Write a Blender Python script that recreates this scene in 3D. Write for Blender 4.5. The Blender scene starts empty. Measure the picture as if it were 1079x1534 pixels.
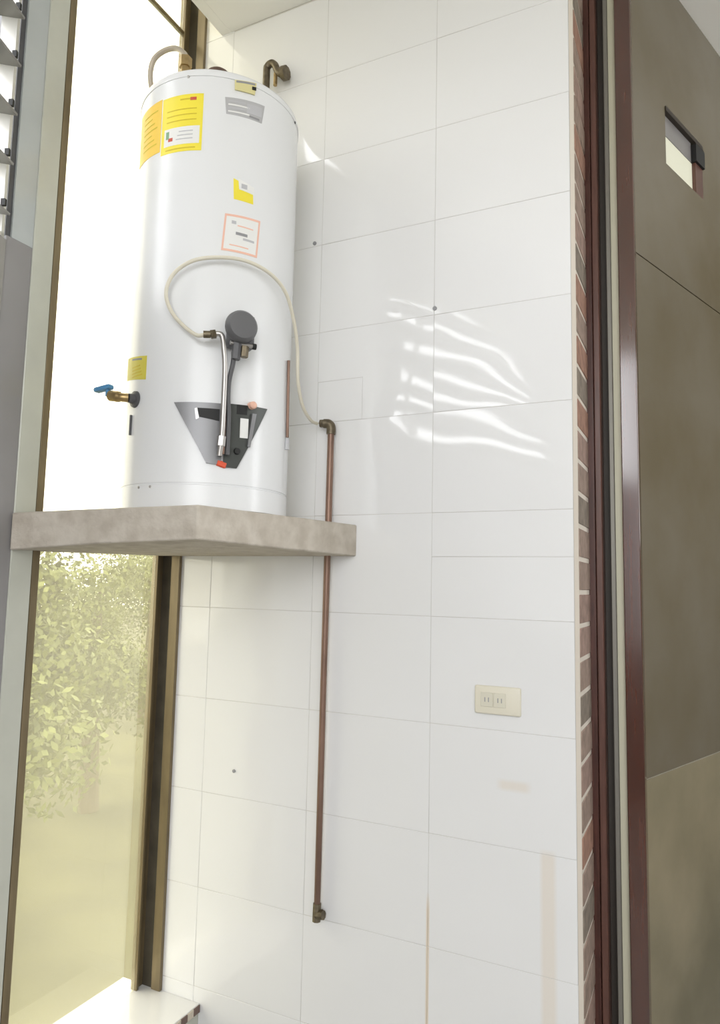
import bpy, bmesh, math, random
from mathutils import Vector, Matrix
random.seed(7)
sc = bpy.context.scene
C = sc.collection
PI = math.pi
FL = 1.6                       # camera height over the floor; coordinates below are relative to eye level

# ------------------------------------------------------------------ camera
cam_d = bpy.data.cameras.new('camera'); cam = bpy.data.objects.new('camera', cam_d); C.objects.link(cam)
F_PX = 1056.0
cam_d.sensor_fit = 'VERTICAL'; cam_d.sensor_height = 36.0; cam_d.sensor_width = 36.0 * 1079 / 1534
cam_d.lens = F_PX * 36.0 / 1534; cam_d.clip_start = 0.02; cam_d.clip_end = 500
yaw, pitch, roll = -0.4556, 0.1036, 0.0211
fw = Vector((math.sin(yaw) * math.cos(pitch), math.cos(yaw) * math.cos(pitch), math.sin(pitch)))
rt = Vector((math.cos(yaw), -math.sin(yaw), 0)); up = rt.cross(fw)
rr = rt * math.cos(roll) + up * math.sin(roll); uu = -rt * math.sin(roll) + up * math.cos(roll)
M = Matrix((rr, uu, -fw)).transposed().to_4x4(); M.translation = Vector((0, -1.9354, FL))
cam.matrix_world = M
sc.camera = cam

# ------------------------------------------------------------------ world, exposure
sc.view_settings.view_transform = 'Standard'; sc.view_settings.look = 'None'
sc.view_settings.gamma = 1.0; sc.view_settings.use_curve_mapping = False
sc.view_settings.exposure = -0.10
w = bpy.data.worlds.new('sky'); sc.world = w; w.use_nodes = True
nt = w.node_tree; nt.nodes.clear()
wo = nt.nodes.new('ShaderNodeOutputWorld'); bg = nt.nodes.new('ShaderNodeBackground')
tc = nt.nodes.new('ShaderNodeTexCoord'); sx = nt.nodes.new('ShaderNodeSeparateXYZ')
cr = nt.nodes.new('ShaderNodeValToRGB')
cr.color_ramp.elements[0].position = 0.47; cr.color_ramp.elements[0].color = (0.58, 0.57, 0.53, 1)
cr.color_ramp.elements[1].position = 0.52; cr.color_ramp.elements[1].color = (0.97, 0.98, 1.0, 1)
mr = nt.nodes.new('ShaderNodeMapRange'); mr.inputs[1].default_value = -1; mr.inputs[2].default_value = 1
nt.links.new(tc.outputs['Generated'], sx.inputs[0]); nt.links.new(sx.outputs[2], mr.inputs[0])
nt.links.new(mr.outputs[0], cr.inputs[0]); nt.links.new(cr.outputs[0], bg.inputs[0])
bg.inputs[1].default_value = 6.6
nt.links.new(bg.outputs[0], wo.inputs[0])

def portal(loc, rot, sxx, syy):
    l = bpy.data.lights.new('daylight_portal', 'AREA'); l.shape = 'RECTANGLE'; l.size = sxx; l.size_y = syy
    l.cycles.is_portal = True
    o = bpy.data.objects.new('daylight_portal', l); C.objects.link(o); o.location = loc; o.rotation_euler = rot
    return o
portal((0.80, -4.15, FL + 0.9), (PI / 2, 0, 0), 2.4, 2.8)          # unseen rear opening, shaped to light the tiles, light travels +Y
portal((-1.80, -0.32, FL + 0.55), (0, -PI / 2, 0), 3.9, 0.62)       # tall window, light travels +X

portal((2.10, 0.9, FL + 1.05), (0, PI / 2, 0), 1.7, 1.2)              # opening added in unseen right wall to light the kitchen, light travels -X

# ------------------------------------------------------------------ materials
def mat(name, col, rough=0.5, metal=0.0, ior=1.5, noise=0.0, nscale=8.0, bump=0.0, bscale=60.0, col2=None, trans=0.0, emit=None, stretch=None):
    m = bpy.data.materials.new(name); m.use_nodes = True
    t = m.node_tree; b = t.nodes['Principled BSDF']
    b.inputs['Base Color'].default_value = (*col, 1); b.inputs['Roughness'].default_value = rough
    b.inputs['Metallic'].default_value = metal; b.inputs['IOR'].default_value = ior
    b.inputs['Transmission Weight'].default_value = trans
    if emit:
        b.inputs['Emission Color'].default_value = (*emit[:3], 1); b.inputs['Emission Strength'].default_value = emit[3]
    if noise > 0 or bump > 0:
        g = t.nodes.new('ShaderNodeNewGeometry'); mp = t.nodes.new('ShaderNodeMapping')
        if stretch: mp.inputs['Scale'].default_value = stretch
        t.links.new(g.outputs['Position'], mp.inputs[0])
    if noise > 0:
        n = t.nodes.new('ShaderNodeTexNoise'); n.inputs['Scale'].default_value = nscale; n.inputs['Detail'].default_value = 6
        t.links.new(mp.outputs[0], n.inputs['Vector'])
        mx = t.nodes.new('ShaderNodeMix'); mx.data_type = 'RGBA'
        c2 = col2 or tuple(c * (1 - noise) for c in col)
        mx.inputs[6].default_value = (*col, 1); mx.inputs[7].default_value = (*c2, 1)
        r = t.nodes.new('ShaderNodeMapRange'); r.inputs[1].default_value = 0.35; r.inputs[2].default_value = 0.65
        t.links.new(n.outputs[0], r.inputs[0]); t.links.new(r.outputs[0], mx.inputs[0])
        t.links.new(mx.outputs[2], b.inputs['Base Color'])
    if bump > 0:
        n2 = t.nodes.new('ShaderNodeTexNoise'); n2.inputs['Scale'].default_value = bscale; n2.inputs['Detail'].default_value = 5
        t.links.new(mp.outputs[0], n2.inputs['Vector'])
        bp = t.nodes.new('ShaderNodeBump'); bp.inputs['Strength'].default_value = bump; bp.inputs['Distance'].default_value = 0.004
        t.links.new(n2.outputs[0], bp.inputs['Height']); t.links.new(bp.outputs[0], b.inputs['Normal'])
    return m

def tile_material():
    m = mat('white_glazed_tile', (0.82, 0.82, 0.82), 0.05, ior=1.6)
    t = m.node_tree; b = t.nodes['Principled BSDF']
    g = t.nodes.new('ShaderNodeNewGeometry'); oi = t.nodes.new('ShaderNodeObjectInfo')
    # soft waviness of the glaze, different on each tile
    ad = t.nodes.new('ShaderNodeVectorMath'); ad.operation = 'ADD'
    sc_ = t.nodes.new('ShaderNodeVectorMath'); sc_.operation = 'SCALE'; sc_.inputs[3].default_value = 7.0
    cb = t.nodes.new('ShaderNodeCombineXYZ')
    for i in range(3): t.links.new(oi.outputs['Random'], cb.inputs[i])
    t.links.new(cb.outputs[0], sc_.inputs[0]); t.links.new(g.outputs['Position'], ad.inputs[0]); t.links.new(sc_.outputs[0], ad.inputs[1])
    n = t.nodes.new('ShaderNodeTexNoise'); n.inputs['Scale'].default_value = 3.2; n.inputs['Detail'].default_value = 0.5
    t.links.new(ad.outputs[0], n.inputs['Vector'])
    bp = t.nodes.new('ShaderNodeBump'); bp.inputs['Strength'].default_value = 1.0; bp.inputs['Distance'].default_value = 0.012
    t.links.new(n.outputs[0], bp.inputs['Height']); t.links.new(bp.outputs[0], b.inputs['Normal'])
    # old rust-coloured run marks low on the wall (world position, relative to the tiles)
    s = t.nodes.new('ShaderNodeSeparateXYZ'); t.links.new(g.outputs['Position'], s.inputs[0])
    def band(sock, c, hw, soft):
        a = t.nodes.new('ShaderNodeMath'); a.operation = 'SUBTRACT'; t.links.new(sock, a.inputs[0]); a.inputs[1].default_value = c
        a2 = t.nodes.new('ShaderNodeMath'); a2.operation = 'ABSOLUTE'; t.links.new(a.outputs[0], a2.inputs[0])
        r = t.nodes.new('ShaderNodeMapRange'); r.inputs[1].default_value = hw + soft; r.inputs[2].default_value = hw
        t.links.new(a2.outputs[0], r.inputs[0]); return r.outputs[0]
    def mul(a, c):
        q = t.nodes.new('ShaderNodeMath'); q.operation = 'MULTIPLY'; t.links.new(a, q.inputs[0])
        if isinstance(c, float): q.inputs[1].default_value = c
        else: t.links.new(c, q.inputs[1])
        return q.outputs[0]
    def mx(a, c):
        q = t.nodes.new('ShaderNodeMath'); q.operation = 'MAXIMUM'; t.links.new(a, q.inputs[0]); t.links.new(c, q.inputs[1]); return q.outputs[0]
    m1 = mul(mul(band(s.outputs[0], -0.385, 0.012, 0.012), band(s.outputs[2], FL - 0.98, 0.29, 0.02)), 0.40)
    m2 = mul(mul(band(s.outputs[0], -0.474, 0.03, 0.02), band(s.outputs[2], FL - 0.525, 0.006, 0.012)), 0.35)
    m3 = mul(mul(band(s.outputs[0], -0.7135, 0.002, 0.004), band(s.outputs[2], FL - 1.25, 0.36, 0.05)), 0.9)
    fac = mx(mx(m1, m2), m3)
    mxn = t.nodes.new('ShaderNodeMix'); mxn.data_type = 'RGBA'
    mxn.inputs[6].default_value = (0.82, 0.82, 0.82, 1); mxn.inputs[7].default_value = (0.74, 0.62, 0.47, 1)
    t.links.new(fac, mxn.inputs[0]); t.links.new(mxn.outputs[2], b.inputs['Base Color'])
    return m

def glass_material():
    m = bpy.data.materials.new('tinted_window_glass'); m.use_nodes = True; t = m.node_tree; t.nodes.clear()
    o = t.nodes.new('ShaderNodeOutputMaterial'); tr = t.nodes.new('ShaderNodeBsdfTransparent'); gl = t.nodes.new('ShaderNodeBsdfGlossy')
    df = t.nodes.new('ShaderNodeBsdfDiffuse'); tl = t.nodes.new('ShaderNodeBsdfTranslucent')
    tr.inputs[0].default_value = (0.88, 0.86, 0.77, 1); gl.inputs[0].default_value = (1, 1, 0.97, 1); gl.inputs['Roughness'].default_value = 0.01
    df.inputs[0].default_value = (0.8, 0.76, 0.58, 1); tl.inputs[0].default_value = (0.8, 0.76, 0.55, 1)
    fc = t.nodes.new('ShaderNodeLayerWeight'); fc.inputs[0].default_value = 0.5
    sq = t.nodes.new('ShaderNodeMath'); sq.operation = 'POWER'; sq.inputs[1].default_value = 2.5; t.links.new(fc.outputs['Facing'], sq.inputs[0])
    lw = t.nodes.new('ShaderNodeMath'); lw.operation = 'MULTIPLY_ADD'; lw.inputs[1].default_value = 0.8; lw.inputs[2].default_value = 0.06
    t.links.new(sq.outputs[0], lw.inputs[0])
    a = t.nodes.new('ShaderNodeMixShader'); a.inputs[0].default_value = 0.17       # dust film, strengthened to put the outdoor haze into the glass colour
    d2 = t.nodes.new('ShaderNodeMixShader'); d2.inputs[0].default_value = 0.5
    t.links.new(df.outputs[0], d2.inputs[1]); t.links.new(tl.outputs[0], d2.inputs[2])
    t.links.new(tr.outputs[0], a.inputs[1]); t.links.new(d2.outputs[0], a.inputs[2])
    b = t.nodes.new('ShaderNodeMixShader'); t.links.new(lw.outputs[0], b.inputs[0])
    t.links.new(a.outputs[0], b.inputs[1]); t.links.new(gl.outputs[0], b.inputs[2]); t.links.new(b.outputs[0], o.inputs[0])
    return m

T = tile_material()
GLASS = glass_material()
GROUT = mat('grout', (0.63, 0.61, 0.58), 0.9)
PLASTER = mat('ceiling_plaster', (0.90, 0.89, 0.86), 0.8, bump=0.05)
ROOMWALL = mat('room_wall_plaster', (0.80, 0.80, 0.79), 0.7)
FLOORM = mat('floor_stone', (0.42, 0.41, 0.39), 0.35, noise=0.15, nscale=5)
CONC = mat('raw_concrete', (0.58, 0.53, 0.46), 0.92, noise=0.3, nscale=22, bump=0.9, bscale=55, col2=(0.46, 0.41, 0.345))
POST = mat('grey_green_paint', (0.56, 0.57, 0.50), 0.25, noise=0.1, nscale=6)
GREYW = mat('grey_gloss_paint', (0.27, 0.26, 0.26), 0.25, noise=0.08, nscale=4)
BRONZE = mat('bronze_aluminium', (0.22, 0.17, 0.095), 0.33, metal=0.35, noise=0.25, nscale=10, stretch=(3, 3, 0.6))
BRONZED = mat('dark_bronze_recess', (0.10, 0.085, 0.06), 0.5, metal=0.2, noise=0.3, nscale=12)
ENAMEL = mat('white_enamel', (0.80, 0.81, 0.82), 0.24, ior=1.5)
ENAMEL2 = mat('white_enamel_lid', (0.79, 0.80, 0.81), 0.26)
YEL = mat('yellow_sticker', (0.90, 0.76, 0.06), 0.45)
ORG = mat('amber_sticker', (0.90, 0.60, 0.07), 0.45)
DYEL = mat('dull_yellow_sticker', (0.66, 0.58, 0.07), 0.5)
PYEL = mat('pale_yellow_plate', (0.72, 0.66, 0.33), 0.45)
WHT = mat('white_sticker', (0.82, 0.82, 0.80), 0.5)
SILV = mat('silver_sticker', (0.50, 0.50, 0.51), 0.4, metal=0.2)
INK = mat('grey_ink', (0.30, 0.30, 0.31), 0.6)
INKL = mat('light_ink', (0.52, 0.52, 0.54), 0.6)
INKY = mat('ochre_ink', (0.66, 0.50, 0.03), 0.6)
REDINK = mat('red_ink', (0.60, 0.10, 0.06), 0.6)
PEACH = mat('salmon_ink', (0.86, 0.52, 0.40), 0.6)
GREENINK = mat('green_ink', (0.25, 0.42, 0.25), 0.6)
DGREY = mat('dark_grey_plastic', (0.085, 0.085, 0.09), 0.42)
PLATEL = mat('grey_burner_cover', (0.20, 0.20, 0.205), 0.35, metal=0.4)
PLATED = mat('dark_burner_cover', (0.07, 0.075, 0.07), 0.4, metal=0.3)
BLACK = mat('black_slot', (0.012, 0.012, 0.012), 0.6)
BRASS = mat('brass', (0.50, 0.36, 0.17), 0.35, metal=0.8, noise=0.3, nscale=40)
OLDBR = mat('tarnished_brass', (0.20, 0.165, 0.11), 0.45, metal=0.7, noise=0.4, nscale=60)
CHROME = mat('dull_steel', (0.48, 0.46, 0.44), 0.35, metal=0.8)
HOSE = mat('cream_plastic_hose', (0.72, 0.68, 0.56), 0.35)
COPPER = mat('aged_copper_pipe', (0.27, 0.165, 0.12), 0.42, metal=0.4, noise=0.35, nscale=12, stretch=(1, 1, 0.4))
BLUE = mat('blue_handle', (0.09, 0.28, 0.52), 0.4)
RED = mat('red_plastic', (0.75, 0.10, 0.04), 0.4)
CREAMP = mat('cream_plastic', (0.76, 0.72, 0.60), 0.4)
CREAMP2 = mat('cream_plastic_module', (0.69, 0.66, 0.55), 0.35)
MAHOG = mat('dark_mahogany', (0.085, 0.032, 0.024), 0.3, noise=0.4, nscale=20, stretch=(6, 6, 0.5))
MAHOG2 = mat('mahogany_moulding', (0.13, 0.06, 0.045), 0.3, noise=0.3, nscale=20, stretch=(6, 6, 0.5))
STILE = mat('polished_mahogany', (0.08, 0.022, 0.010), 0.12, ior=1.9, noise=0.3, nscale=14, stretch=(6, 6, 0.4))
TRACK = mat('grey_track', (0.20, 0.19, 0.165), 0.4, metal=0.3)
TRACKL = mat('pale_joint', (0.34, 0.31, 0.24), 0.5)
DARKGAP = mat('dark_rebate', (0.035, 0.027, 0.02), 0.6)
CREAMS = mat('cream_strip', (0.52, 0.50, 0.38), 0.5)
STONE = mat('polished_brown_panel', (0.17, 0.148, 0.108), 0.22, ior=1.55, noise=0.4, nscale=1.7, col2=(0.13, 0.105, 0.06))
LOUV = mat('frosted_louvre', (0.24, 0.235, 0.23), 0.3)
ALU = mat('pale_aluminium', (0.62, 0.61, 0.58), 0.4, metal=0.3)
LEAF = mat('leaf', (0.16, 0.18, 0.035), 0.5, noise=0.5, nscale=1.5, col2=(0.10, 0.12, 0.03))
BARK = mat('bark', (0.12, 0.09, 0.06), 0.9)
GRASS = mat('hillside_grass', (0.11, 0.105, 0.045), 0.9, noise=0.4, nscale=0.4)
BRICKS = [mat('brick_%s' % n, c, 0.85, noise=0.3, nscale=30, bump=0.3, bscale=90) for n, c in
          (('red', (0.37, 0.21, 0.15)), ('brown', (0.34, 0.25, 0.20)), ('umber', (0.26, 0.215, 0.17)), ('rose', (0.35, 0.24, 0.195)))]
MORTAR = mat('mortar', (0.66, 0.60, 0.52), 0.95)
FROST = mat('lit_frosted_pane', (0.6, 0.6, 0.5), 0.5, emit=(0.62, 0.62, 0.47, 0.38))

# ------------------------------------------------------------------ helpers
def box(bm, x0, x1, y0, y1, z0, z1, bev=0.0, seg=1):
    vs = [bm.verts.new(p) for p in ((x0, y0, z0), (x1, y0, z0), (x1, y1, z0), (x0, y1, z0), (x0, y0, z1), (x1, y0, z1), (x1, y1, z1), (x0, y1, z1))]
    fs = [bm.faces.new([vs[i] for i in q]) for q in ((3, 2, 1, 0), (4, 5, 6, 7), (0, 1, 5, 4), (1, 2, 6, 5), (2, 3, 7, 6), (3, 0, 4, 7))]
    if bev > 0:
        es = set(e for f in fs for e in f.edges)
        bmesh.ops.bevel(bm, geom=list(es), offset=bev, segments=seg, affect='EDGES', profile=0.5)
    return vs
def prism(bm, pts, z0s, z1s, bev=0.0):
    """vertical prism over an xy polygon (counter-clockwise), per-vertex bottom and top heights"""
    n = len(pts)
    lo = [bm.verts.new((p[0], p[1], z0s[i] if hasattr(z0s, '__len__') else z0s)) for i, p in enumerate(pts)]
    hi = [bm.verts.new((p[0], p[1], z1s[i] if hasattr(z1s, '__len__') else z1s)) for i, p in enumerate(pts)]
    fs = [bm.faces.new(lo[::-1]), bm.faces.new(hi)]
    for i in range(n): fs.append(bm.faces.new((lo[i], lo[(i + 1) % n], hi[(i + 1) % n], hi[i])))
    if bev > 0:
        bmesh.ops.bevel(bm, geom=list(set(e for f in fs for e in f.edges)), offset=bev, segments=2, affect='EDGES', profile=0.5)
def smooth_path(pts, n=8):
    P = [Vector(p) for p in pts]; P = [2 * P[0] - P[1]] + P + [2 * P[-1] - P[-2]]; out = []
    for i in range(1, len(P) - 2):
        a, b, c, d = P[i - 1:i + 3]
        for k in range(n):
            t = k / n
            out.append(0.5 * ((2 * b) + (c - a) * t + (2 * a - 5 * b + 4 * c - d) * t * t + (3 * b - a - 3 * c + d) * t ** 3))
    out.append(P[-2]); return out
def tube(bm, pts, r, n=12, caps=True):
    pts = [Vector(p) for p in pts]; rings = []
    d = (pts[1] - pts[0]).normalized(); ref = Vector((0, 0, 1)) if abs(d.z) < 0.9 else Vector((1, 0, 0))
    u = d.cross(ref).normalized()
    for i, p in enumerate(pts):
        a = pts[max(i - 1, 0)]; b = pts[min(i + 1, len(pts) - 1)]; d = (b - a).normalized()
        u = (u - d * u.dot(d)).normalized(); v = d.cross(u)
        rad = r[i] if hasattr(r, '__len__') else r
        rings.append([bm.verts.new(p + (u * math.cos(2 * PI * k / n) + v * math.sin(2 * PI * k / n)) * rad) for k in range(n)])
    for a, b in zip(rings, rings[1:]):
        for k in range(n): 
            f = bm.faces.new((a[k], a[(k + 1) % n], b[(k + 1) % n], b[k])); f.smooth = n > 8
    if caps: bm.faces.new(rings[0][::-1]); bm.faces.new(rings[-1])
def lathe(bm, o, axis, prof, n=32):
    """prof: list of (distance along axis, radius); closed solid of revolution"""
    o = Vector(o); ax = Vector(axis).normalized(); ref = Vector((0, 0, 1)) if abs(ax.z) < 0.9 else Vector((1, 0, 0))
    u = ax.cross(ref).normalized(); v = ax.cross(u); rings = []
    for h, r in prof:
        rings.append([bm.verts.new(o + ax * h + (u * math.cos(2 * PI * k / n) + v * math.sin(2 * PI * k / n)) * max(r, 1e-4)) for k in range(n)])
    for a, b in zip(rings, rings[1:]):
        for k in range(n):
            f = bm.faces.new((a[k], a[(k + 1) % n], b[(k + 1) % n], b[k])); f.smooth = True
    bm.faces.new(rings[0][::-1]); bm.faces.new(rings[-1])
def finish(bm, name, sharp=True):
    bmesh.ops.recalc_face_normals(bm, faces=bm.faces[:])
    me = bpy.data.meshes.new(name); bm.to_mesh(me); bm.free(); me.set_sharp_from_angle(angle=math.radians(38))
    return me
def base_of(p):
    v = Vector((0, 0, 0))
    while p is not None: v += p.location; p = p.parent
    return v
def obj(name, bm, m, parent=None, origin=None):
    """link bm (built in eye-level coordinates) as one mesh object whose origin sits at `origin`"""
    if origin is None:
        zs = [v.co for v in bm.verts]; lo = Vector([min(c[i] for c in zs) for i in range(3)]); hi = Vector([max(c[i] for c in zs) for i in range(3)])
        origin = Vector(((lo.x + hi.x) / 2, (lo.y + hi.y) / 2, lo.z))
    origin = Vector(origin); bmesh.ops.translate(bm, verts=bm.verts[:], vec=-origin)
    me = finish(bm, name); me.materials.append(m)
    o = bpy.data.objects.new(name, me); C.objects.link(o)
    if parent is not None:
        o.parent = parent; o.location = origin - base_of(parent)
    else: o.location = origin
    return o
def empty(name, loc):
    o = bpy.data.objects.new(name, None); C.objects.link(o); o.location = loc; o.empty_display_size = 0.05; return o
def tag(o, label, cat, group=None):
    o['label'] = label; o['category'] = cat
    if group: o['group'] = group
    return o
def struct(o): o['kind'] = 'structure'; return o
def B(*a, **k):
    bm = bmesh.new(); box(bm, *a, **k); return bm

# ------------------------------------------------------------------ tiled back wall
XL, XR = -1.635, -0.312                 # tiled wall from the window corner to the brick jamb
ZF = -FL                                # floor
ZC = 2.02                               # ceiling underside
TW, TH, G = 0.3958, 0.3, 0.0012
wall = struct(obj('wall_back', B(-1.735, XR + 0.0, 0.0013, 0.20, ZF, 2.75), GROUT, origin=(-1.0, 0.1, ZF)))
shared = {}
def tile(x0, x1, z0, z1, tilt=(0, 0)):
    key = (round(x1 - x0, 3), round(z1 - z0, 3))
    if key not in shared:
        bm = bmesh.new(); hx, hz = (x1 - x0) / 2 - G / 2, (z1 - z0) / 2 - G / 2
        box(bm, -hx, hx, -0.0025, 0.0025, -hz, hz, bev=0.0007)
        me = finish(bm, 'tile'); me.materials.append(T); shared[key] = me
    o = bpy.data.objects.new('tile', shared[key]); C.objects.link(o); o.parent = wall
    o.location = Vector(((x0 + x1) / 2, 0.0025, (z0 + z1) / 2)) - wall.location
    o.rotation_euler = (random.gauss(0, 0.0012) + tilt[0], 0, random.gauss(0, 0.0012) + tilt[1])
X0, Z0 = -0.7135, -0.9846
cols = [(XL, X0 - 2 * TW), (X0 - 2 * TW, X0 - TW), (X0 - TW, X0), (X0, XR)]
rows = [(ZF, Z0 - 2 * TH)] + [(Z0 + k * TH, Z0 + (k + 1) * TH) for k in range(-2, 12)]
for ci, (x0, x1) in enumerate(cols):
    for z0, z1 in rows:
        if z1 - z0 < 0.005: continue
        k = round((z0 - Z0) / TH)
        if ci == 3 and k == 3:                                  # a strip tile breaks this course
            tile(x0, x1, z0, 0.087); tile(x0, x1, 0.087, z1); continue
        if ci == 2 and k == 5:                                  # tile cut round the pipe elbow
            tile(x0, -0.949, z0, 0.65)
            f = bmesh.new(); g2 = G / 2; L = [(-0.949 + g2, z0 + g2), (x1 - g2, z0 + g2), (x1 - g2, z1 - g2), (x0 + g2, z1 - g2), (x0 + g2, 0.65 + g2), (-0.949 + g2, 0.65 + g2)]
            a_ = [f.verts.new((p[0], 0.0, p[1])) for p in L]; b_ = [f.verts.new((p[0], 0.005, p[1])) for p in L]
            f.faces.new(a_); f.faces.new(b_[::-1])
            for q in range(6): f.faces.new((a_[q], b_[q], b_[(q + 1) % 6], a_[(q + 1) % 6]))
            obj('tile', f, T, wall); continue
        if z0 > ZC - 0.02 and ci > 0: continue
        tile(x0, x1, z0, z1)

# brick jamb at the end of the tiled wall
jamb = struct(obj('trim_1', B(XR + 0.0005, XR + 0.012, 0.0, 0.198, ZF, ZC - 0.002), MORTAR, origin=(XR, 0.1, ZF)))
bm_ = None; brick_meshes = []
for m in BRICKS:
    b = bmesh.new(); box(b, -0.009, 0.009, -0.096, 0.096, -0.038, 0.038, bev=0.002)
    me = finish(b, 'brick'); me.materials.append(m); brick_meshes.append(me)
order = [1, 1, 2, 0, 1, 3, 1, 0, 1, 1, 3, 2, 0, 1, 0, 2, 0, 3, 1, 2, 1, 1, 3, 3, 1, 2, 1, 3, 1, 0, 1, 2, 1, 1, 3, 2, 1, 1, 2, 1]
z = ZF + 0.045; i = 0
while z < ZC - 0.03:
    o = bpy.data.objects.new('brick', brick_meshes[order[(39 - i) % 40]]); C.objects.link(o); o.parent = jamb
    o.location = Vector((XR + 0.0055 + random.uniform(-0.0006, 0.0006), 0.1005, z)) - jamb.location
    z += 0.0885; i += 1

# ceiling of this room: stops short of the window wall
struct(obj('ceiling', B(-1.52, 2.2, -4.0, 0.0, ZC, ZC + 0.12), PLASTER))
o = struct(obj('trim_2', B(-1.56, -1.5205, -4.0, 0.0, ZC + 0.0, 2.75), PLASTER))
struct(obj('trim_3', B(-2.05, -1.56, -4.0, 0.0, 2.751, 2.80), PLASTER))
struct(obj('floor', B(-1.62, 2.2, -5.0, 5.2, ZF - 0.10, ZF), FLOORM))

# ------------------------------------------------------------------ window wall on the left
struct(obj('wall_left', B(-1.80, -1.6305, -0.6095, -0.0005, ZF, -1.341), ROOMWALL))       # parapet below the window
sill = struct(obj('trim_4', B(-1.80, -1.478, -0.6095, -0.0005, -1.3405, -1.33, bev=0.002), T))
obj('sill_front', B(-1.63, -1.482, -0.6095, -0.0005, ZF, -1.3408), POST, sill)
TRIMA = mat('brown_trim_tile', (0.16, 0.10, 0.08), 0.4); TRIMB = mat('cream_trim_tile', (0.62, 0.55, 0.45), 0.4)
for k in range(20):
    y1 = -0.002 - k * 0.03
    obj('trim_tile', B(-1.4815, -1.4745, y1 - 0.0285, y1, -1.355, -1.3325, bev=0.001), TRIMA if k % 2 == 0 else TRIMB, sill)
# window_1: bronze aluminium frame, one tall tinted pane in two sheets
win = struct(empty('window_1', (-1.71, -0.3, -1.33)))
obj('window_frame', B(-1.668, -1.632, -0.014, -0.0008, -1.3295, 2.75, bev=0.001), BRONZE, win)       # liner along the tiles
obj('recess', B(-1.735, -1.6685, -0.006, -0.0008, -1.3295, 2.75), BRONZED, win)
f = bmesh.new()
box(f, -1.725, -1.712, -0.0355, -0.0065, -1.3295, 2.75); box(f, -1.725, -1.700, -0.046, -0.036, -1.3295, 2.75, bev=0.001)
obj('mullion', f, BRONZE, win)
obj('window_frame', B(-1.73, -1.632, -0.6085, -0.585, -1.3295, 2.75, bev=0.001), BRONZE, win)
obj('glazing_bar', B(-1.722, -1.702, -0.584, -0.047, 2.046, 2.052), BRONZE, win)
obj('pane', B(-1.714, -1.710, -0.584, -0.0462, -1.3295, 2.0455), GLASS, win)
obj('pane', B(-1.714, -1.710, -0.584, -0.0462, 2.0525, 2.75), GLASS, win)
# pilaster and grey wall strip
post = struct(obj('wall_pilaster', B(-1.95, -1.6305, -0.676, -0.610, ZF, 2.75, bev=0.002), POST))
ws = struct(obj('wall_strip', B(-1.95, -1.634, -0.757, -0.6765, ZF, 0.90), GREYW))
obj('upper_strip', B(-1.95, -1.634, -0.7415, -0.6765, 0.9005, 2.75), mat('window_sheen_blue_grey', (0.47, 0.50, 0.50), 0.2, noise=0.1, nscale=5), ws)  # window reflection on the upper wall put into a paler, bluer colour
obj('groove', B(-1.95, -1.640, -0.757, -0.742, 0.9005, 2.75), DGREY, ws)
# angled wall with the louvre windows
A0 = Vector((-1.63, -0.76, 0)); dS = Vector((math.sin(math.radians(20.7)), -math.cos(math.radians(20.7)), 0)); nO = Vector((dS.y, -dS.x, 0))  # outward (away from the room)
def aw(bm, s0, s1, t0, t1, z0, z1, bev=0):
    """box in the angled wall's frame: s along it, t outward"""
    k = len(bm.verts); box(bm, s0, s1, t0, t1, z0, z1, bev=bev); bm.verts.ensure_lookup_table()
    for v in list(bm.verts)[k:]:
        c = v.co.copy(); v.co = A0 + dS * c.x + nO * c.y + Vector((0, 0, c.z))
SEND = 3.66; ZS, ZT = 0.885, 1.85; ZS3, ZT3 = 0.75, 1.64
f = bmesh.new()
for a, b, z0, z1 in ((0.0, 0.30, ZS, ZT), (0.60, 2.04, ZS3, ZT3)):      # wall under and over each window
    aw(f, a, b, 0.0, 0.12, ZF, z0); aw(f, a, b, 0.0, 0.12, z1, ZC)
for a, b in ((0.30, 0.60), (2.04, 2.30)): aw(f, a, b, 0.0, 0.12, ZF, ZC)
for a, b in ((2.30, 2.50), (3.60, SEND)): aw(f, a, b, 0.0, 0.12, ZF, ZC)
aw(f, 2.50, 3.60, 0.0, 0.12, ZF, 0.86)
struct(obj('wall_angled', f, GREYW))
def louvre(n, s0, s1, zs, zt, zfirst, tilt, mull=()):
    wn = struct(empty('window_%d' % n, A0 + dS * ((s0 + s1) / 2) + Vector((0, 0, zs))))
    f = bmesh.new()
    aw(f, s0, s0 + 0.012, 0.004, 0.05, zs, zt); aw(f, s1 - 0.012, s1, 0.004, 0.05, zs, zt)
    aw(f, s0, s1, 0.004, 0.05, zs, zs + 0.014); aw(f, s0, s1, 0.004, 0.05, zt - 0.014, zt)
    for q in mull: aw(f, q - 0.012, q + 0.012, 0.004, 0.05, zs, zt)
    obj('window_frame', f, ALU, wn)
    edges = [s0 + 0.012] + [q for m_ in mull for q in (m_ - 0.012, m_ + 0.012)] + [s1 - 0.012]
    for k in range(7):
        zc = zfirst + k * 0.139
        if zc > zt - 0.03: break
        for a, b in zip(edges[::2], edges[1::2]):
            f = bmesh.new(); kk = 0
            box(f, a + 0.001, b - 0.001, -0.048, 0.048, -0.003, 0.003)
            bmesh.ops.rotate(f, verts=f.verts[:], cent=(0, 0, 0), matrix=Matrix.Rotation(tilt, 3, 'X'))
            for v in f.verts:
                c = v.co.copy(); v.co = A0 + dS * c.x + nO * (c.y + 0.03) + Vector((0, 0, c.z + zc))
            sl = obj('slat', f, LOUV, wn)
            f = bmesh.new()
            aw(f, a + 0.001, a + 0.01, -0.006, 0.006, zc + 0.012, zc + 0.03)
            obj('clip', f, BLACK, sl)
louvre(2, 0.004, 0.30, ZS, ZT, 0.955, 0.22)
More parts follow.
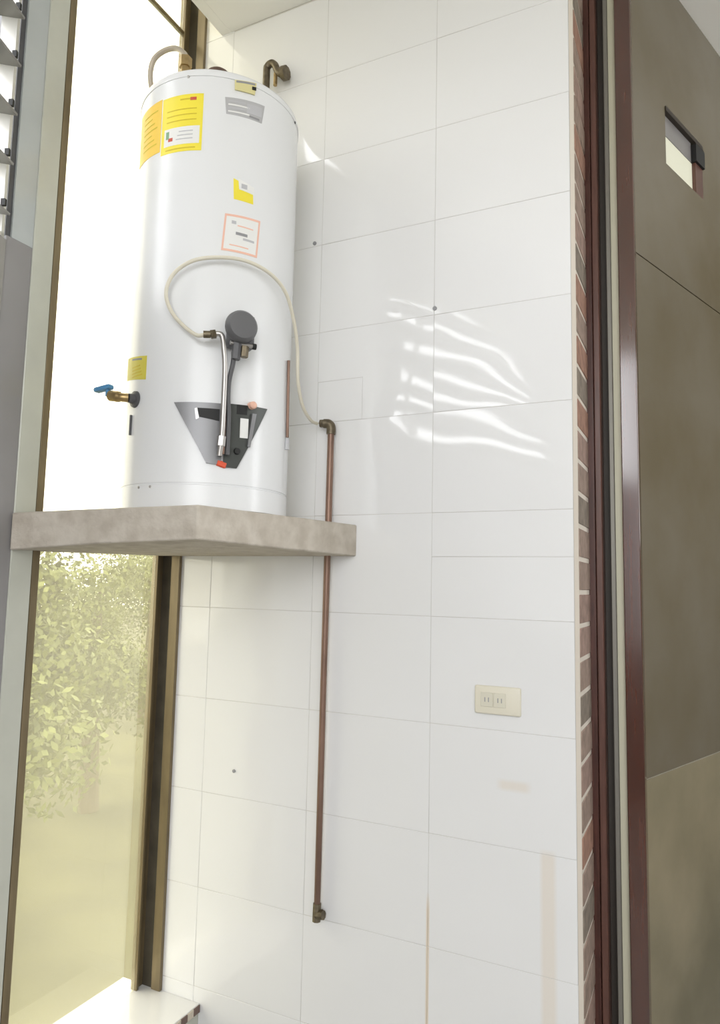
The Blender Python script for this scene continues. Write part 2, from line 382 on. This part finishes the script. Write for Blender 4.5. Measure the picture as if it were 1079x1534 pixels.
louvre(3, 0.60, 2.04, ZS3, ZT3, 0.815, -0.75, mull=(0.76,))

ZS5, ZT5 = 0.861, 2.0
w5 = struct(empty('window_5', A0 + dS * 3.05 + Vector((0, 0, ZS5))))
f = bmesh.new(); aw(f, 2.501, 2.53, 0.01, 0.05, ZS5, ZT5); aw(f, 3.57, 3.599, 0.01, 0.05, ZS5, ZT5); aw(f, 2.53, 3.57, 0.01, 0.05, ZS5, ZS5 + 0.03); aw(f, 2.53, 3.57, 0.01, 0.05, ZT5 - 0.03, ZT5)
obj('window_frame', f, ALU, w5)

# the rest of the room behind the camera: right wall, low back wall, opening above shaped to light the tiles
f = bmesh.new()
box(f, 2.0, 2.15, -4.2, 0.3, ZF, 2.3); box(f, 2.0, 2.15, 1.5, 5.2, ZF, 2.3); box(f, 2.0, 2.15, 0.3, 1.5, ZF, 0.2); box(f, 2.0, 2.15, 0.3, 1.5, 1.9, 2.3)  # gap added beside the kitchen to let daylight in
struct(obj('wall_right', f, ROOMWALL))
f = bmesh.new()
box(f, -0.40, 2.0, -4.35, -4.2, ZF, -0.5)
struct(obj('wall_rear', f, ROOMWALL))

# ------------------------------------------------------------------ sliding door posts at the right
struct(obj('door_frame', B(-0.2995, -0.282, 0.185, 0.30, ZF, ZC), MAHOG)).name = 'door_1'
d1 = bpy.data.objects['door_1']
obj('door_moulding', B(-0.2815, -0.262, 0.19, 0.30, ZF, ZC, bev=0.003), MAHOG2, d1)
obj('rebate', B(-0.2615, -0.243, 0.235, 0.30, ZF, ZC), DARKGAP, d1)
obj('track', B(-0.2425, -0.229, 0.205, 0.30, ZF, ZC, bev=0.002), TRACK, d1)
obj('weather_strip', B(-0.2285, -0.208, 0.212, 0.28, ZF, ZC), CREAMS, d1)
obj('door_stile', B(-0.2075, -0.162, 0.195, 0.26, ZF, ZC, bev=0.002), STILE, d1)

# ------------------------------------------------------------------ kitchen beyond the door
KP = Vector((-0.165, 0.275, 0)); kd = Vector((0.3535, 0.9354, 0)); kn = Vector((-0.9354, 0.3535, 0))  # kn points into the wall
def kw(bm, s0, s1, t0, t1, z0, z1, bev=0):
    k = len(bm.verts); box(bm, s0, s1, t0, t1, z0, z1, bev=bev)
    for v in list(bm.verts)[k:]:
        c = v.co.copy(); v.co = KP + kd * c.x + kn * c.y + Vector((0, 0, c.z))
ZK = 2.11
wx0, wx1, wz0, wz1 = 0.24, 0.555, 1.425, 1.625
f = bmesh.new()
kw(f, 0, 5.2, 0, 0.15, 1.032, wz0); kw(f, 0, 5.2, 0, 0.15, wz1, ZK); kw(f, 0, wx0, 0, 0.15, wz0, wz1); kw(f, wx1, 5.2, 0, 0.15, wz0, wz1)
kitchen = struct(obj('wall_kitchen', f, STONE))
f = bmesh.new(); kw(f, 0, 5.2, 0.0, 0.15, -0.528, 1.028); obj('panel', f, STONE, kitchen)
f = bmesh.new(); kw(f, 0, 5.2, 0.0, 0.15, ZF, -0.532); obj('panel', f, mat('brown_panel_low_sheen', (0.30, 0.255, 0.165), 0.22, ior=1.55, noise=0.4, nscale=1.7, col2=(0.17, 0.15, 0.09)), kitchen)  # lower panel paler and yellower: reflected brightness put into its colour
f = bmesh.new(); kw(f, 0, 5.2, 0.01, 0.14, 1.028, 1.032); obj('joint', f, DARKGAP, kitchen)
f = bmesh.new(); kw(f, 0, 5.2, 0.002, 0.14, -0.532, -0.528); obj('joint', f, TRACKL, kitchen)
w4 = struct(empty('window_4', KP + kd * 0.4 + Vector((0, 0, wz0))))
f = bmesh.new(); kw(f, wx0, wx1, -0.004, 0.03, wz1 - 0.012, wz1 + 0.004); obj('window_frame', f, DARKGAP, w4)
f = bmesh.new(); kw(f, wx1 - 0.065, wx1, 0.0, 0.03, wz0, wz1 - 0.085); obj('side_panel', f, MAHOG2, w4)
f = bmesh.new(); kw(f, wx1 - 0.075, wx1 + 0.003, -0.008, 0.03, wz1 - 0.085, wz1 - 0.02); obj('latch', f, BLACK, w4)
f = bmesh.new(); kw(f, wx0, wx1 - 0.076, 0.010, 0.03, wz1 - 0.085, wz1 - 0.013); obj('upper_sash', f, GREYW, w4)
f = bmesh.new(); kw(f, wx0, wx1 - 0.066, 0.012, 0.02, wz0, wz1 - 0.086); obj('pane', f, FROST, w4)
struct(obj('ceiling_kitchen', B(-0.31, 2.2, 0.0, 5.2, ZK, ZK + 0.1), PLASTER))
struct(obj('wall_far', B(-0.5, 2.2, 5.2, 5.35, ZF, 2.3), ROOMWALL))

# ------------------------------------------------------------------ concrete shelf
SB = 0.184
pts = [(-0.957, 0.0035), (-1.0335, 0.0035), (-1.0335, -0.0345), (-1.0590, -0.0345), (-1.0590, 0.0035), (-1.52, 0.0035), (-1.631, 0.0035), (-1.631, -0.0125), (-1.699, -0.0135), (-1.699, -0.583), (-1.6312, -0.583), (-1.6312, -0.609), (-1.6295, -0.684), (-1.36, -0.642), (-1.086, -0.600), (-1.02, -0.30)]
pts = [(x, min(y, -0.0005)) for x, y in pts]
lo = [0.088] * 4 + [0.088, 0.088, 0.088, 0.088, 0.088, 0.075, 0.075, 0.075, 0.072, 0.090, 0.101, 0.094]
hi = [SB] * 12 + [0.170, 0.178, SB, SB]
f = bmesh.new(); pts2, lo2, hi2 = pts, lo, hi
prism(f, pts2[::-1], lo2[::-1], hi2[::-1])
shelf = tag(obj('concrete_shelf', f, CONC), 'rough grey concrete corner shelf slab under the white water heater', 'shelf')
bv = shelf.modifiers.new('edge', 'BEVEL'); bv.width = 0.004; bv.segments = 2; bv.limit_method = 'ANGLE'

# ------------------------------------------------------------------ water heater
cx, cy, R_ = -1.306, -0.30, 0.236
HB, HT = SB + 0.006, 1.412
heater = tag(empty('water_heater', (cx, cy, SB)), 'tall white enamelled cylindrical gas water heater standing on concrete shelf', 'water heater')
def P(a, r, z): a = math.radians(a); return Vector((cx + r * math.cos(a), cy + r * math.sin(a), z))
f = bmesh.new(); lathe(f, (cx, cy, 0), (0, 0, 1), [(0.256, 0.2), (0.256, R_), (1.386, R_), (1.386, 0.2)], 96); obj('tank_jacket', f, ENAMEL, heater)
f = bmesh.new(); lathe(f, (cx, cy, 0), (0, 0, 1), [(HB, 0.2), (HB, R_ + 0.001), (0.25, R_ + 0.001), (0.2522, R_ - 0.0015), (0.2558, R_ - 0.0015), (0.2558, 0.2)], 96); obj('base_ring', f, ENAMEL, heater)
f = bmesh.new(); lathe(f, (cx, cy, 0), (0, 0, 1), [(1.3862, 0.2), (1.3862, R_ + 0.0015), (1.400, R_ + 0.0015), (1.407, R_ - 0.001), (1.4115, R_ - 0.007), (1.413, R_ - 0.02), (1.425, 0.12), (1.428, 0.02), (1.428, 0.001)], 96); obj('top_lid', f, ENAMEL2, heater)
for a in (-20, 100, 220, -75):
    f = bmesh.new(); q = P(a, 0.21, 0); lathe(f, (q.x, q.y, SB + 0.0003), (0, 0, 1), [(0, 0.014), (0.0056, 0.014)], 12); obj('foot', f, DGREY, heater)
def patch(corners, r=R_, th=0.0007, nx=10, nz=2):
    """thin curved sheet on the jacket: corners TL, TR, BL, BR as (angle, height)"""
    bm = bmesh.new(); TL, TR, BL, BR = corners; g = []
    for layer in (0, 1):
        rows_ = []
        for j in range(nz + 1):
            v = j / nz; row = []
            for i in range(nx + 1):
                u = i / nx
                a = (TL[0] * (1 - u) + TR[0] * u) * (1 - v) + (BL[0] * (1 - u) + BR[0] * u) * v
                zz = (TL[1] * (1 - u) + TR[1] * u) * (1 - v) + (BL[1] * (1 - u) + BR[1] * u) * v
                row.append(bm.verts.new(P(a, r + (th if layer else 0.0001), zz)))
            rows_.append(row)
        g.append(rows_)
    for L in g:
        for j in range(nz):
            for i in range(nx): bm.faces.new((L[j][i], L[j][i + 1], L[j + 1][i + 1], L[j + 1][i]))
    a, b = g
    for i in range(nx):
        bm.faces.new((a[0][i], a[0][i + 1], b[0][i + 1], b[0][i])); bm.faces.new((a[nz][i], a[nz][i + 1], b[nz][i + 1], b[nz][i]))
    for j in range(nz):
        bm.faces.new((a[j][0], a[j + 1][0], b[j + 1][0], b[j][0])); bm.faces.new((a[j][nx], a[j + 1][nx], b[j + 1][nx], b[j][nx]))
    return bm
def rect(a0, a1, z0, z1, **k): return patch([(a0, z1), (a1, z1), (a0, z0), (a1, z0)], **k)
R2 = R_ + 0.0007
# big amber and yellow stickers
s = obj('sticker', rect(-124, -95.2, 1.182, 1.338), ORG, heater); s['label'] = 'amber safety sticker left of the yellow one'
for k in range(7): obj('print_line', rect(-116 , -99 - (k % 3) * 3, 1.21 + k * 0.0165, 1.2135 + k * 0.0165, r=R2, th=0.0003, nz=1), INKY, s)
s = obj('sticker', rect(-94.2, -63.8, 1.168, 1.334), YEL, heater); s['label'] = 'large yellow energy sticker with white panel'
obj('print_panel', rect(-91.5, -65.5, 1.189, 1.240, r=R2, th=0.0003), WHT, s)
obj('print_line', rect(-80, -71, 1.318, 1.322, r=R2, th=0.0004, nz=1), INKY, s)
obj('print_mark', rect(-72.8, -68.5, 1.315, 1.324, r=R2, th=0.0004, nz=1), REDINK, s)
for k in range(3): obj('print_line', rect(-90, -68, 1.258 + k * 0.016, 1.2605 + k * 0.016, r=R2, th=0.0004, nz=1), INKY, s)
for k in range(3): obj('print_line', rect(-82 + k, -70, 1.203 + k * 0.011, 1.2055 + k * 0.011, r=R2 + 0.0003, th=0.0004, nz=1), INKL, s)
obj('print_mark', rect(-90, -87.5, 1.210, 1.232, r=R2 + 0.0003, th=0.0004, nz=1), GREENINK, s)
obj('print_mark', rect(-88, -84.5, 1.202, 1.212, r=R2 + 0.0003, th=0.0004, nz=1), REDINK, s)
obj('print_line', rect(-90, -68, 1.176, 1.179, r=R2, th=0.0004, nz=1), INKY, s)
# silver rating label
s = obj('sticker', patch([(-49.8, 1.330), (-21.6, 1.344), (-48.6, 1.282), (-23.5, 1.288)]), SILV, heater); s['label'] = 'silver grey rating label under the lid'
for k in range(4): obj('print_line', patch([(-47.5, 1.323 - k * 0.010), (-36 + (k % 2) * 3, 1.328 - k * 0.010), (-47.5, 1.319 - k * 0.010), (-36 + (k % 2) * 3, 1.324 - k * 0.010)], r=R2, th=0.0003, nz=1), WHT if k % 2 else INKL, s)
obj('print_panel', patch([(-35, 1.328), (-24, 1.333), (-35, 1.300), (-24, 1.303)], r=R2, th=0.0003), INKL, s)
obj('print_line', patch([(-33, 1.296), (-25.5, 1.297), (-33, 1.290), (-25.5, 1.291)], r=R2, th=0.0003, nz=1), INK, s)
# little plate at the lid
s = obj('name_plate', patch([(-44, 1.384), (-29, 1.396), (-43.7, 1.355), (-30, 1.360)], r=R_ + 0.0016, th=0.003), PYEL, heater)
s['label'] = 'pale yellow plate crossing the lid seam'
obj('print_line', patch([(-43, 1.383), (-30, 1.393), (-43, 1.377), (-30, 1.387)], r=R_ + 0.0047, th=0.0004, nz=1), INK, s)
obj('screw', patch([(-32.2, 1.380), (-29.4, 1.382), (-32.2, 1.371), (-29.4, 1.373)], r=R_ + 0.0047, th=0.002, nz=1), BLACK, s)
# small yellow sticker with a white corner, salmon-framed sticker, lower yellow sticker
s = obj('sticker', patch([(-42.0, 1.100), (-28.4, 1.084), (-41.3, 1.041), (-27.6, 1.041)]), YEL, heater); s['label'] = 'small yellow sticker with pale folded top'
obj('print_panel', patch([(-38.8, 1.102), (-27.5, 1.090), (-38.0, 1.072), (-27.5, 1.068)], r=R2, th=0.0004), WHT, s)
obj('print_mark', rect(-36.5, -32.5, 1.077, 1.090, r=R2 + 0.0004, th=0.0004, nz=1), INKL, s)
s = obj('sticker', patch([(-46.6, 0.995), (-21.8, 1.001), (-48.2, 0.890), (-23.4, 0.892)]), WHT, heater); s['label'] = 'white sticker with a salmon border'
for c in ([(-46.6, 0.995), (-21.8, 1.001), (-46.7, 0.989), (-21.9, 0.995)], [(-48.1, 0.896), (-23.4, 0.898), (-48.2, 0.890), (-23.4, 0.892)],
          [(-46.6, 0.995), (-45.4, 0.995), (-48.2, 0.890), (-47.0, 0.890)], [(-23.0, 1.001), (-21.8, 1.001), (-24.6, 0.892), (-23.4, 0.892)]):
    obj('print_border', patch(c, r=R2, th=0.0004, nz=1), PEACH, s)
obj('print_line', rect(-39, -31, 0.941, 0.949, r=R2, th=0.0004, nz=1), INK, s)
obj('print_line', rect(-34, -26, 0.930, 0.936, r=R2, th=0.0004, nz=1), INKL, s)
obj('print_mark', rect(-42, -39, 0.970, 0.979, r=R2, th=0.0004, nz=1), INKL, s)
obj('print_line', rect(-38, -27, 0.966, 0.969, r=R2, th=0.0004, nz=1), PEACH, s)
obj('print_line', rect(-43, -30, 0.908, 0.911, r=R2, th=0.0004, nz=1), PEACH, s)
s = obj('sticker', patch([(-125.5, 0.619), (-97.0, 0.603), (-125.8, 0.556), (-97.0, 0.537)]), DYEL, heater); s['label'] = 'lower mustard yellow sticker above the blue valve'
obj('print_line', patch([(-115, 0.608), (-102, 0.600), (-115, 0.603), (-102, 0.595)], r=R2, th=0.0004, nz=1), INK, s)
for k in range(4): obj('print_line', rect(-114, -101 - k, 0.553 + k * 0.009, 0.5555 + k * 0.009, r=R2, th=0.0004, nz=1), INKY, s)
# rivets on the seams
for a, z_ in ((14.5, 1.385), (-75, 1.385), (-98, 0.245), (-88, 0.245)):
    f = bmesh.new(); q = P(a, R_ + 0.0005, z_); lathe(f, q, P(a, 1, 0) - P(a, 0, 0), [(0, 0.004), (0.002, 0.0035), (0.003, 0.001)], 10); obj('rivet', f, DGREY if a > 0 else CHROME, heater)
# burner cover: light left half, dark right half
s = obj('burner_cover', patch([(-73.3, 0.466), (-40.5, 0.468), (-51.6, 0.308), (-43.0, 0.304)], th=0.006, nx=14, nz=6), PLATEL, heater); s['label'] = 'light grey left half of burner cover'
obj('slot', patch([(-58.5, 0.452), (-44.8, 0.452), (-57.0, 0.428), (-44.8, 0.420)], r=R_ + 0.006, th=0.0008, nz=1), BLACK, s)
obj('slot_lip', patch([(-60.0, 0.450), (-58.6, 0.452), (-59.0, 0.421), (-57.2, 0.425)], r=R_ + 0.006, th=0.0012, nz=1, nx=2), CHROME, s)
s = obj('burner_cover', patch([(-39.5, 0.470), (-11.0, 0.476), (-41.5, 0.300), (-32.5, 0.300)], th=0.006, nx=14, nz=6), PLATED, heater); s['label'] = 'dark right half of burner cover'
obj('sight_glass', patch([(-31.5, 0.435), (-26.0, 0.436), (-31.5, 0.382), (-26.0, 0.383)], r=R_ + 0.006, th=0.002, nz=1), WHT, s)
obj('bracket', patch([(-23.8, 0.452), (-20.8, 0.453), (-26.5, 0.36), (-24.5, 0.36)], r=R_ + 0.006, th=0.006, nz=2), PLATEL, s)
obj('slot', patch([(-34, 0.470), (-27, 0.471), (-34, 0.445), (-27, 0.446)], r=R_ + 0.006, th=0.0008, nz=1), BLACK, s)
f = bmesh.new(); q = P(-33, R_ + 0.006, 0.345); lathe(f, q, P(-33, 1, 0) - P(-33, 0, 0), [(0, 0.009), (0.006, 0.008)], 14); obj('screw', f, BLACK, s)
f = bmesh.new(); q = P(-24.0, R_ + 0.002, 0.474); lathe(f, q, P(-24, 1, 0) - P(-24, 0, 0), [(0, 0.011), (0.016, 0.010), (0.020, 0.006)], 16); b_ = obj('igniter_button', f, PEACH, heater); b_['label'] = 'pinkish round igniter button'
f = bmesh.new(); q = P(-42.8, R_ + 0.002, 0.3); box(f, -0.014, 0.014, -0.005, 0.012, 0, 0.016, bev=0.003)
bmesh.ops.rotate(f, verts=f.verts[:], cent=(0, 0, 0), matrix=Matrix.Rotation(math.radians(-42.8 + 90), 3, 'Z') @ Matrix.Rotation(0.3, 3, 'Y')); bmesh.ops.translate(f, verts=f.verts[:], vec=q)
obj('burner_tag', f, RED, heater)['label'] = 'red tag at foot of burner cover'
# gas control valve
gv = obj('gas_valve', (lambda f: (box(f, -0.034, 0.034, -0.045, 0.0, -0.045, 0.045, bev=0.008, seg=2), bmesh.ops.rotate(f, verts=f.verts[:], cent=(0, 0, 0), matrix=Matrix.Rotation(math.radians(-35 + 90), 3, 'Z')), bmesh.ops.translate(f, verts=f.verts[:], vec=P(-35, R_, 0.662)), f)[-1])(bmesh.new()), DGREY, heater)
ax = P(-37, 1, 0) - P(-37, 0, 0); q = P(-37, R_ + 0.045, 0.664)
f = bmesh.new(); lathe(f, q, ax, [(0, 0.040), (0.012, 0.043), (0.024, 0.041), (0.032, 0.035), (0.034, 0.02), (0.034, 0.001)], 36)
k_ = obj('knob', f, mat('mid_grey_plastic', (0.13, 0.13, 0.135), 0.45), gv)
tn = Vector((-ax.y, ax.x, 0))
f = bmesh.new()
for zz, l in ((0.622, 0.040), ): tube(f, [q - tn * l * 0.6 + Vector((0, 0, zz - 0.664)), q + tn * l + Vector((0, 0, zz - 0.664))], 0.0055, 10)
obj('lever', f, CHROME, gv)
f = bmesh.new(); tube(f, [q + tn * 0.036 + Vector((0, 0, 0.622 - 0.664)), q + tn * 0.046 + Vector((0, 0, 0.622 - 0.664))], 0.008, 10); obj('cap', f, BLACK, gv)
f = bmesh.new(); tube(f, [q + tn * 0.016 + Vector((0, 0, -0.046)), q + tn * 0.014 + Vector((0, 0, -0.075))], 0.011, 6); obj('fitting_nut', f, OLDBR, gv)
f = bmesh.new(); tube(f, [q - tn * 0.006 + Vector((0, 0, -0.04)), q - tn * 0.008 + Vector((0, 0, -0.085))], 0.012, 6); obj('fitting_nut', f, DGREY, gv)
# burner supply tubes running down into the cover
f = bmesh.new(); tube(f, smooth_path([P(-39.5, 0.275, 0.60), P(-39.5, 0.272, 0.57), P(-41.0, 0.268, 0.525), P(-41.2, 0.268, 0.48), P(-40.2, 0.262, 0.43), P(-39.8, 0.256, 0.33)]), 0.0065, 10); obj('burner_tube', f, DGREY, heater)['label'] = 'dark flexible burner tube'
f = bmesh.new(); tube(f, smooth_path([P(-50.5, 0.278, 0.642), P(-46.5, 0.282, 0.638), P(-45.0, 0.283, 0.60), P(-44.0, 0.280, 0.55), P(-43.8, 0.275, 0.45), P(-43.9, 0.270, 0.375), P(-44.5, 0.262, 0.325)]), 0.0072, 10); obj('burner_tube', f, CHROME, heater)['label'] = 'pale steel tube beside the dark one'
f = bmesh.new(); tube(f, [P(-43.9, 0.270, 0.375), P(-44.2, 0.268, 0.350)], 0.011, 6); obj('tube_nut', f, CHROME, heater)
f = bmesh.new(); tube(f, [P(-42.6, 0.262, 0.50), P(-42.4, 0.262, 0.44), P(-42.6, 0.262, 0.33)], 0.004, 8); obj('thermocouple', f, COPPER, heater)
# lower drain valve with blue handle
f = bmesh.new(); q = P(-107, R_ + 0.0005, 0.488); lathe(f, q, P(-107, 1, 0) - P(-107, 0, 0), [(0, 0.023), (0.006, 0.022), (0.008, 0.014), (0.022, 0.012)], 24)
dv = obj('inlet_valve', f, DGREY, heater); dv['label'] = 'dark collar of the blue-handled valve'
f = bmesh.new(); a_ = P(-107, R_ + 0.022, 0.488)
tube(f, smooth_path([a_, a_ + Vector((-0.012, -0.010, 0.0)), a_ + Vector((-0.03, -0.012, 0.004)), a_ + Vector((-0.052, -0.012, 0.008))], 5), [0.012] * 8 + [0.015] * 8, 12)
vb = obj('valve_body', f, BRASS, dv)
f = bmesh.new(); hc = a_ + Vector((-0.078, -0.012, 0.030))
box(f, -0.031, 0.027, -0.011, 0.011, -0.006, 0.008, bev=0.005, seg=2); bmesh.ops.rotate(f, verts=f.verts[:], cent=(0, 0, 0), matrix=Matrix.Rotation(-0.10, 3, 'Y')); bmesh.ops.translate(f, verts=f.verts[:], vec=hc)
tube(f, [hc + Vector((0.014, 0, -0.022)), hc + Vector((0.014, 0, 0))], 0.006, 8)
obj('valve_handle', f, BLUE, dv)['label'] = 'blue lever handle'
f = bmesh.new(); tube(f, [P(-111, R_ + 0.003, 0.447), P(-111, R_ + 0.003, 0.392)], 0.0035, 8); obj('drain_slot', f, DGREY, heater)
# thin copper riser on the right flank
f = bmesh.new(); tube(f, [P(14, R_ + 0.006, 0.645), P(16.5, R_ + 0.006, 0.42)], 0.0045, 10); obj('copper_riser', f, COPPER, heater)['label'] = 'thin copper tube on the right flank'
f = bmesh.new(); tube(f, [P(17, R_ + 0.005, 0.418), P(17, R_ + 0.005, 0.385)], 0.007, 8); obj('riser_fitting', f, INKL, heater)
# connections on the lid
HZ = 1.42
f = bmesh.new(); lathe(f, (-1.262, -0.38, HZ - 0.004), (0, 0, 1), [(0, 0.034), (0.085, 0.034), (0.09, 0.028), (0.10, 0.012), (0.101, 0.001)], 24)
obj('draft_cap', f, mat('rusty_brown', (0.14, 0.085, 0.06), 0.6, noise=0.4, nscale=40), heater)['label'] = 'rusty brown round cap on top'
f = bmesh.new(); tube(f, [(-1.345, -0.43, HZ - 0.006), (-1.345, -0.43, 1.548)], 0.013, 12); tube(f, [(-1.345, -0.43, 1.515), (-1.345, -0.43, 1.545)], 0.019, 6); obj('hot_nipple', f, BRASS, heater)
f = bmesh.new()
tube(f, smooth_path([(-1.345, -0.43, 1.548), (-1.352, -0.43, 1.562), (-1.385, -0.43, 1.590), (-1.43, -0.43, 1.598), (-1.470, -0.43, 1.583), (-1.487, -0.425, 1.545), (-1.487, -0.415, 1.500), (-1.48, -0.40, 1.46), (-1.465, -0.39, 1.424)]), 0.008, 12)
obj('water_hose', f, mat('braided_hose', (0.50, 0.44, 0.36), 0.4, metal=0.3), heater)['label'] = 'short looped braided hose over the lid'
# cold-water stop cock that comes out of the wall behind the heater
sc1 = tag(empty('stop_cock', (-1.29, -0.04, 1.75)), 'tarnished brass stop cock with elbow on the tiles above the heater', 'tap')
f = bmesh.new(); tube(f, smooth_path([(-1.330, -0.035, 1.30), (-1.330, -0.035, 1.60), (-1.331, -0.035, 1.77), (-1.328, -0.035, 1.795), (-1.312, -0.035, 1.803), (-1.296, -0.035, 1.79), (-1.285, -0.035, 1.765), (-1.272, -0.035, 1.752), (-1.262, -0.035, 1.750)], 5), 0.0125, 12)
tube(f, [(-1.29, -0.035, 1.775), (-1.29, -0.0006, 1.775)], 0.010, 10); obj('pipe', f, OLDBR, sc1)
f = bmesh.new(); tube(f, [(-1.262, -0.036, 1.748), (-1.246, -0.037, 1.746)], 0.024, 10); obj('handwheel', f, OLDBR, sc1)
f = bmesh.new(); tube(f, [(-1.293, -0.035, 1.76), (-1.293, -0.035, 1.715)], 0.007, 10); obj('spout', f, BRASS, sc1)

# ------------------------------------------------------------------ gas line: hose, elbow and copper pipe on the tiles
hose = tag(obj('gas_hose', (lambda f: (tube(f, smooth_path([P(-53.5, 0.279, 0.638), P(-61, 0.268, 0.640), P(-73.6, 0.262, 0.692), P(-79.5, 0.262, 0.752), P(-75.5, 0.262, 0.806), P(-64, 0.262, 0.842), P(-48.8, 0.262, 0.857), P(-32.9, 0.262, 0.861), P(-16.4, 0.262, 0.848), P(-2, 0.262, 0.816), P(12, 0.258, 0.755), (-1.068, -0.20, 0.69), (-1.072, -0.185, 0.60), (-1.080, -0.14, 0.535), (-1.085, -0.08, 0.505), (-1.084, -0.042, 0.503)], 8), 0.0052, 10), f)[-1])(bmesh.new()), HOSE),
    'thin cream gas hose looping round the front of the white water heater', 'hose')
f = bmesh.new(); tube(f, [P(-49.5, 0.279, 0.641), P(-52.2, 0.279, 0.638)], 0.0115, 6); tube(f, [P(-52.2, 0.279, 0.638), P(-56.0, 0.279, 0.637)], 0.0095, 12)
obj('hose_nut', f, OLDBR, hose)
gp = tag(empty('gas_pipe', (-1.05, -0.02, -0.985)), 'brown copper gas pipe clipped down the white tiles from elbow to floor tap', 'pipe')
gp['label'] = 'long thin brown copper pipe running down the white tiles beside heater'
f = bmesh.new(); tube(f, [(-1.045, -0.022, 0.49), (-1.046, -0.022, 0.186)], 0.0105, 14); tube(f, [(-1.046, -0.022, 0.186), (-1.050, -0.020, -0.30), (-1.054, -0.016, -0.95)], [0.0105, 0.0095, 0.0095], 14)
obj('pipe_run', f, COPPER, gp)
f = bmesh.new(); tube(f, smooth_path([(-1.045, -0.022, 0.470), (-1.045, -0.022, 0.492), (-1.052, -0.024, 0.503), (-1.068, -0.028, 0.505)], 4), 0.0145, 12); tube(f, [(-1.066, -0.028, 0.505), (-1.080, -0.030, 0.505)], 0.013, 6); obj('elbow', f, OLDBR, gp)
f = bmesh.new(); tube(f, [(-1.054, -0.016, -0.935), (-1.054, -0.018, -0.985)], 0.0125, 8); tube(f, [(-1.054, -0.018, -0.966), (-1.030, -0.020, -0.962)], 0.0135, 8); tube(f, [(-1.045, -0.018, -0.966), (-1.045, -0.0006, -0.966)], 0.011, 8); obj('lower_elbow', f, OLDBR, gp)

# ------------------------------------------------------------------ socket plate and plugs on the wall
sx0, sx1, sz0, sz1 = -0.580, -0.452, -0.342, -0.266
pl = tag(obj('socket_plate', B(sx0, sx1, -0.011, -0.0006, sz0, sz1, bev=0.005, seg=3), CREAMP), 'cream double electrical socket plate on the white tiled wall', 'socket')
for k in range(2):
    x = sx0 + 0.018 + k * 0.036
    mod = obj('socket_module', B(x, x + 0.034, -0.0135, -0.0105, sz0 + 0.020, sz1 - 0.018, bev=0.001), CREAMP2, pl)
    for q in (0.011, 0.021): obj('socket_slot', B(x + q, x + q + 0.0025, -0.0139, -0.0134, sz0 + 0.033, sz0 + 0.045), INK, mod)
for n_, (x, z_, r, lab) in enumerate([(-1.136, 1.126, 0.0065, 'small dark wall plug in tile joint beside upper heater'), (-0.711, 0.835, 0.0065, 'small dark wall plug in joint above the bright reflections'), (-1.380, -0.603, 0.0055, 'small dark wall plug in tiles below the concrete shelf')]):
    f = bmesh.new(); lathe(f, (x, -0.0004, z_), (0, -1, 0), [(0, r), (0.003, r), (0.004, r * 0.5)], 12)
    tag(obj('wall_plug', f, INK), lab, 'wall plug')

# ------------------------------------------------------------------ outdoors beyond the window
struct(obj('ground', B(-120, -2.2, -60, 120, -6.6, -6.5), GRASS))
def tree(x, y, top, rad, label, seed, leaves=20000):
    rnd = random.Random(seed); gz = -6.5
    t = tag(empty('tree', (x, y, gz)), label, 'tree', None)
    f = bmesh.new(); tube(f, [(x, y, gz), (x + rnd.uniform(-.3, .3), y, (gz + top) / 2), (x, y, top - rad * 0.6)], [0.28, 0.2, 0.08], 8); obj('trunk', f, BARK, t)
    blobs = [(Vector((rnd.gauss(0, .42), rnd.gauss(0, .42), rnd.uniform(-.9, .45))) * rad, rnd.uniform(.35, .6) * rad) for _ in range(16)]
    vs, fs = [], []
    cz = top - rad * 0.95
    for _ in range(leaves):
        c, br = rnd.choice(blobs); d = Vector((rnd.gauss(0, 1), rnd.gauss(0, 1), rnd.gauss(0, 1))).normalized()
        p = Vector((x, y, cz)) + c + d * br * rnd.uniform(.3, 1.0); s_ = rnd.uniform(.06, .11)
        u = Vector((rnd.gauss(0, 1), rnd.gauss(0, 1), rnd.gauss(0, 1))).normalized(); v = u.cross(d + Vector((.01, 0, 0))).normalized()
        k = len(vs); vs += [p - u * s_, p + v * s_ * .5, p + u * s_, p - v * s_ * .5]; fs.append((k, k + 1, k + 2, k + 3))
    me = bpy.data.meshes.new('foliage'); o0 = Vector((x, y, cz)); me.from_pydata([tuple(v - o0) for v in vs], [], fs); me.materials.append(LEAF)
    o = bpy.data.objects.new('foliage', me); C.objects.link(o); o.parent = t; o.location = o0 - t.location; o['kind'] = 'stuff'
for k, (dist, az, top, rad, lab) in enumerate([
    (14.5, -54.0, 1.0, 2.2, 'bushy yellow-green tree at the left of the window view'),
    (22.0, -46.0, 1.6, 3.2, 'bushy yellow-green tree in the middle of the window view'),
    (36.0, -42.5, 2.4, 4.0, 'farthest bushy tree at the right of the window view')]):
    a = math.radians(az); tree(dist * math.sin(a), -1.94 + dist * math.cos(a), top, rad, lab, 20 + k)

# lift everything built at eye level onto the floor plane
for o in list(C.objects):
    if o.parent is None and o.type in ('MESH', 'EMPTY'): o.location.z += FL
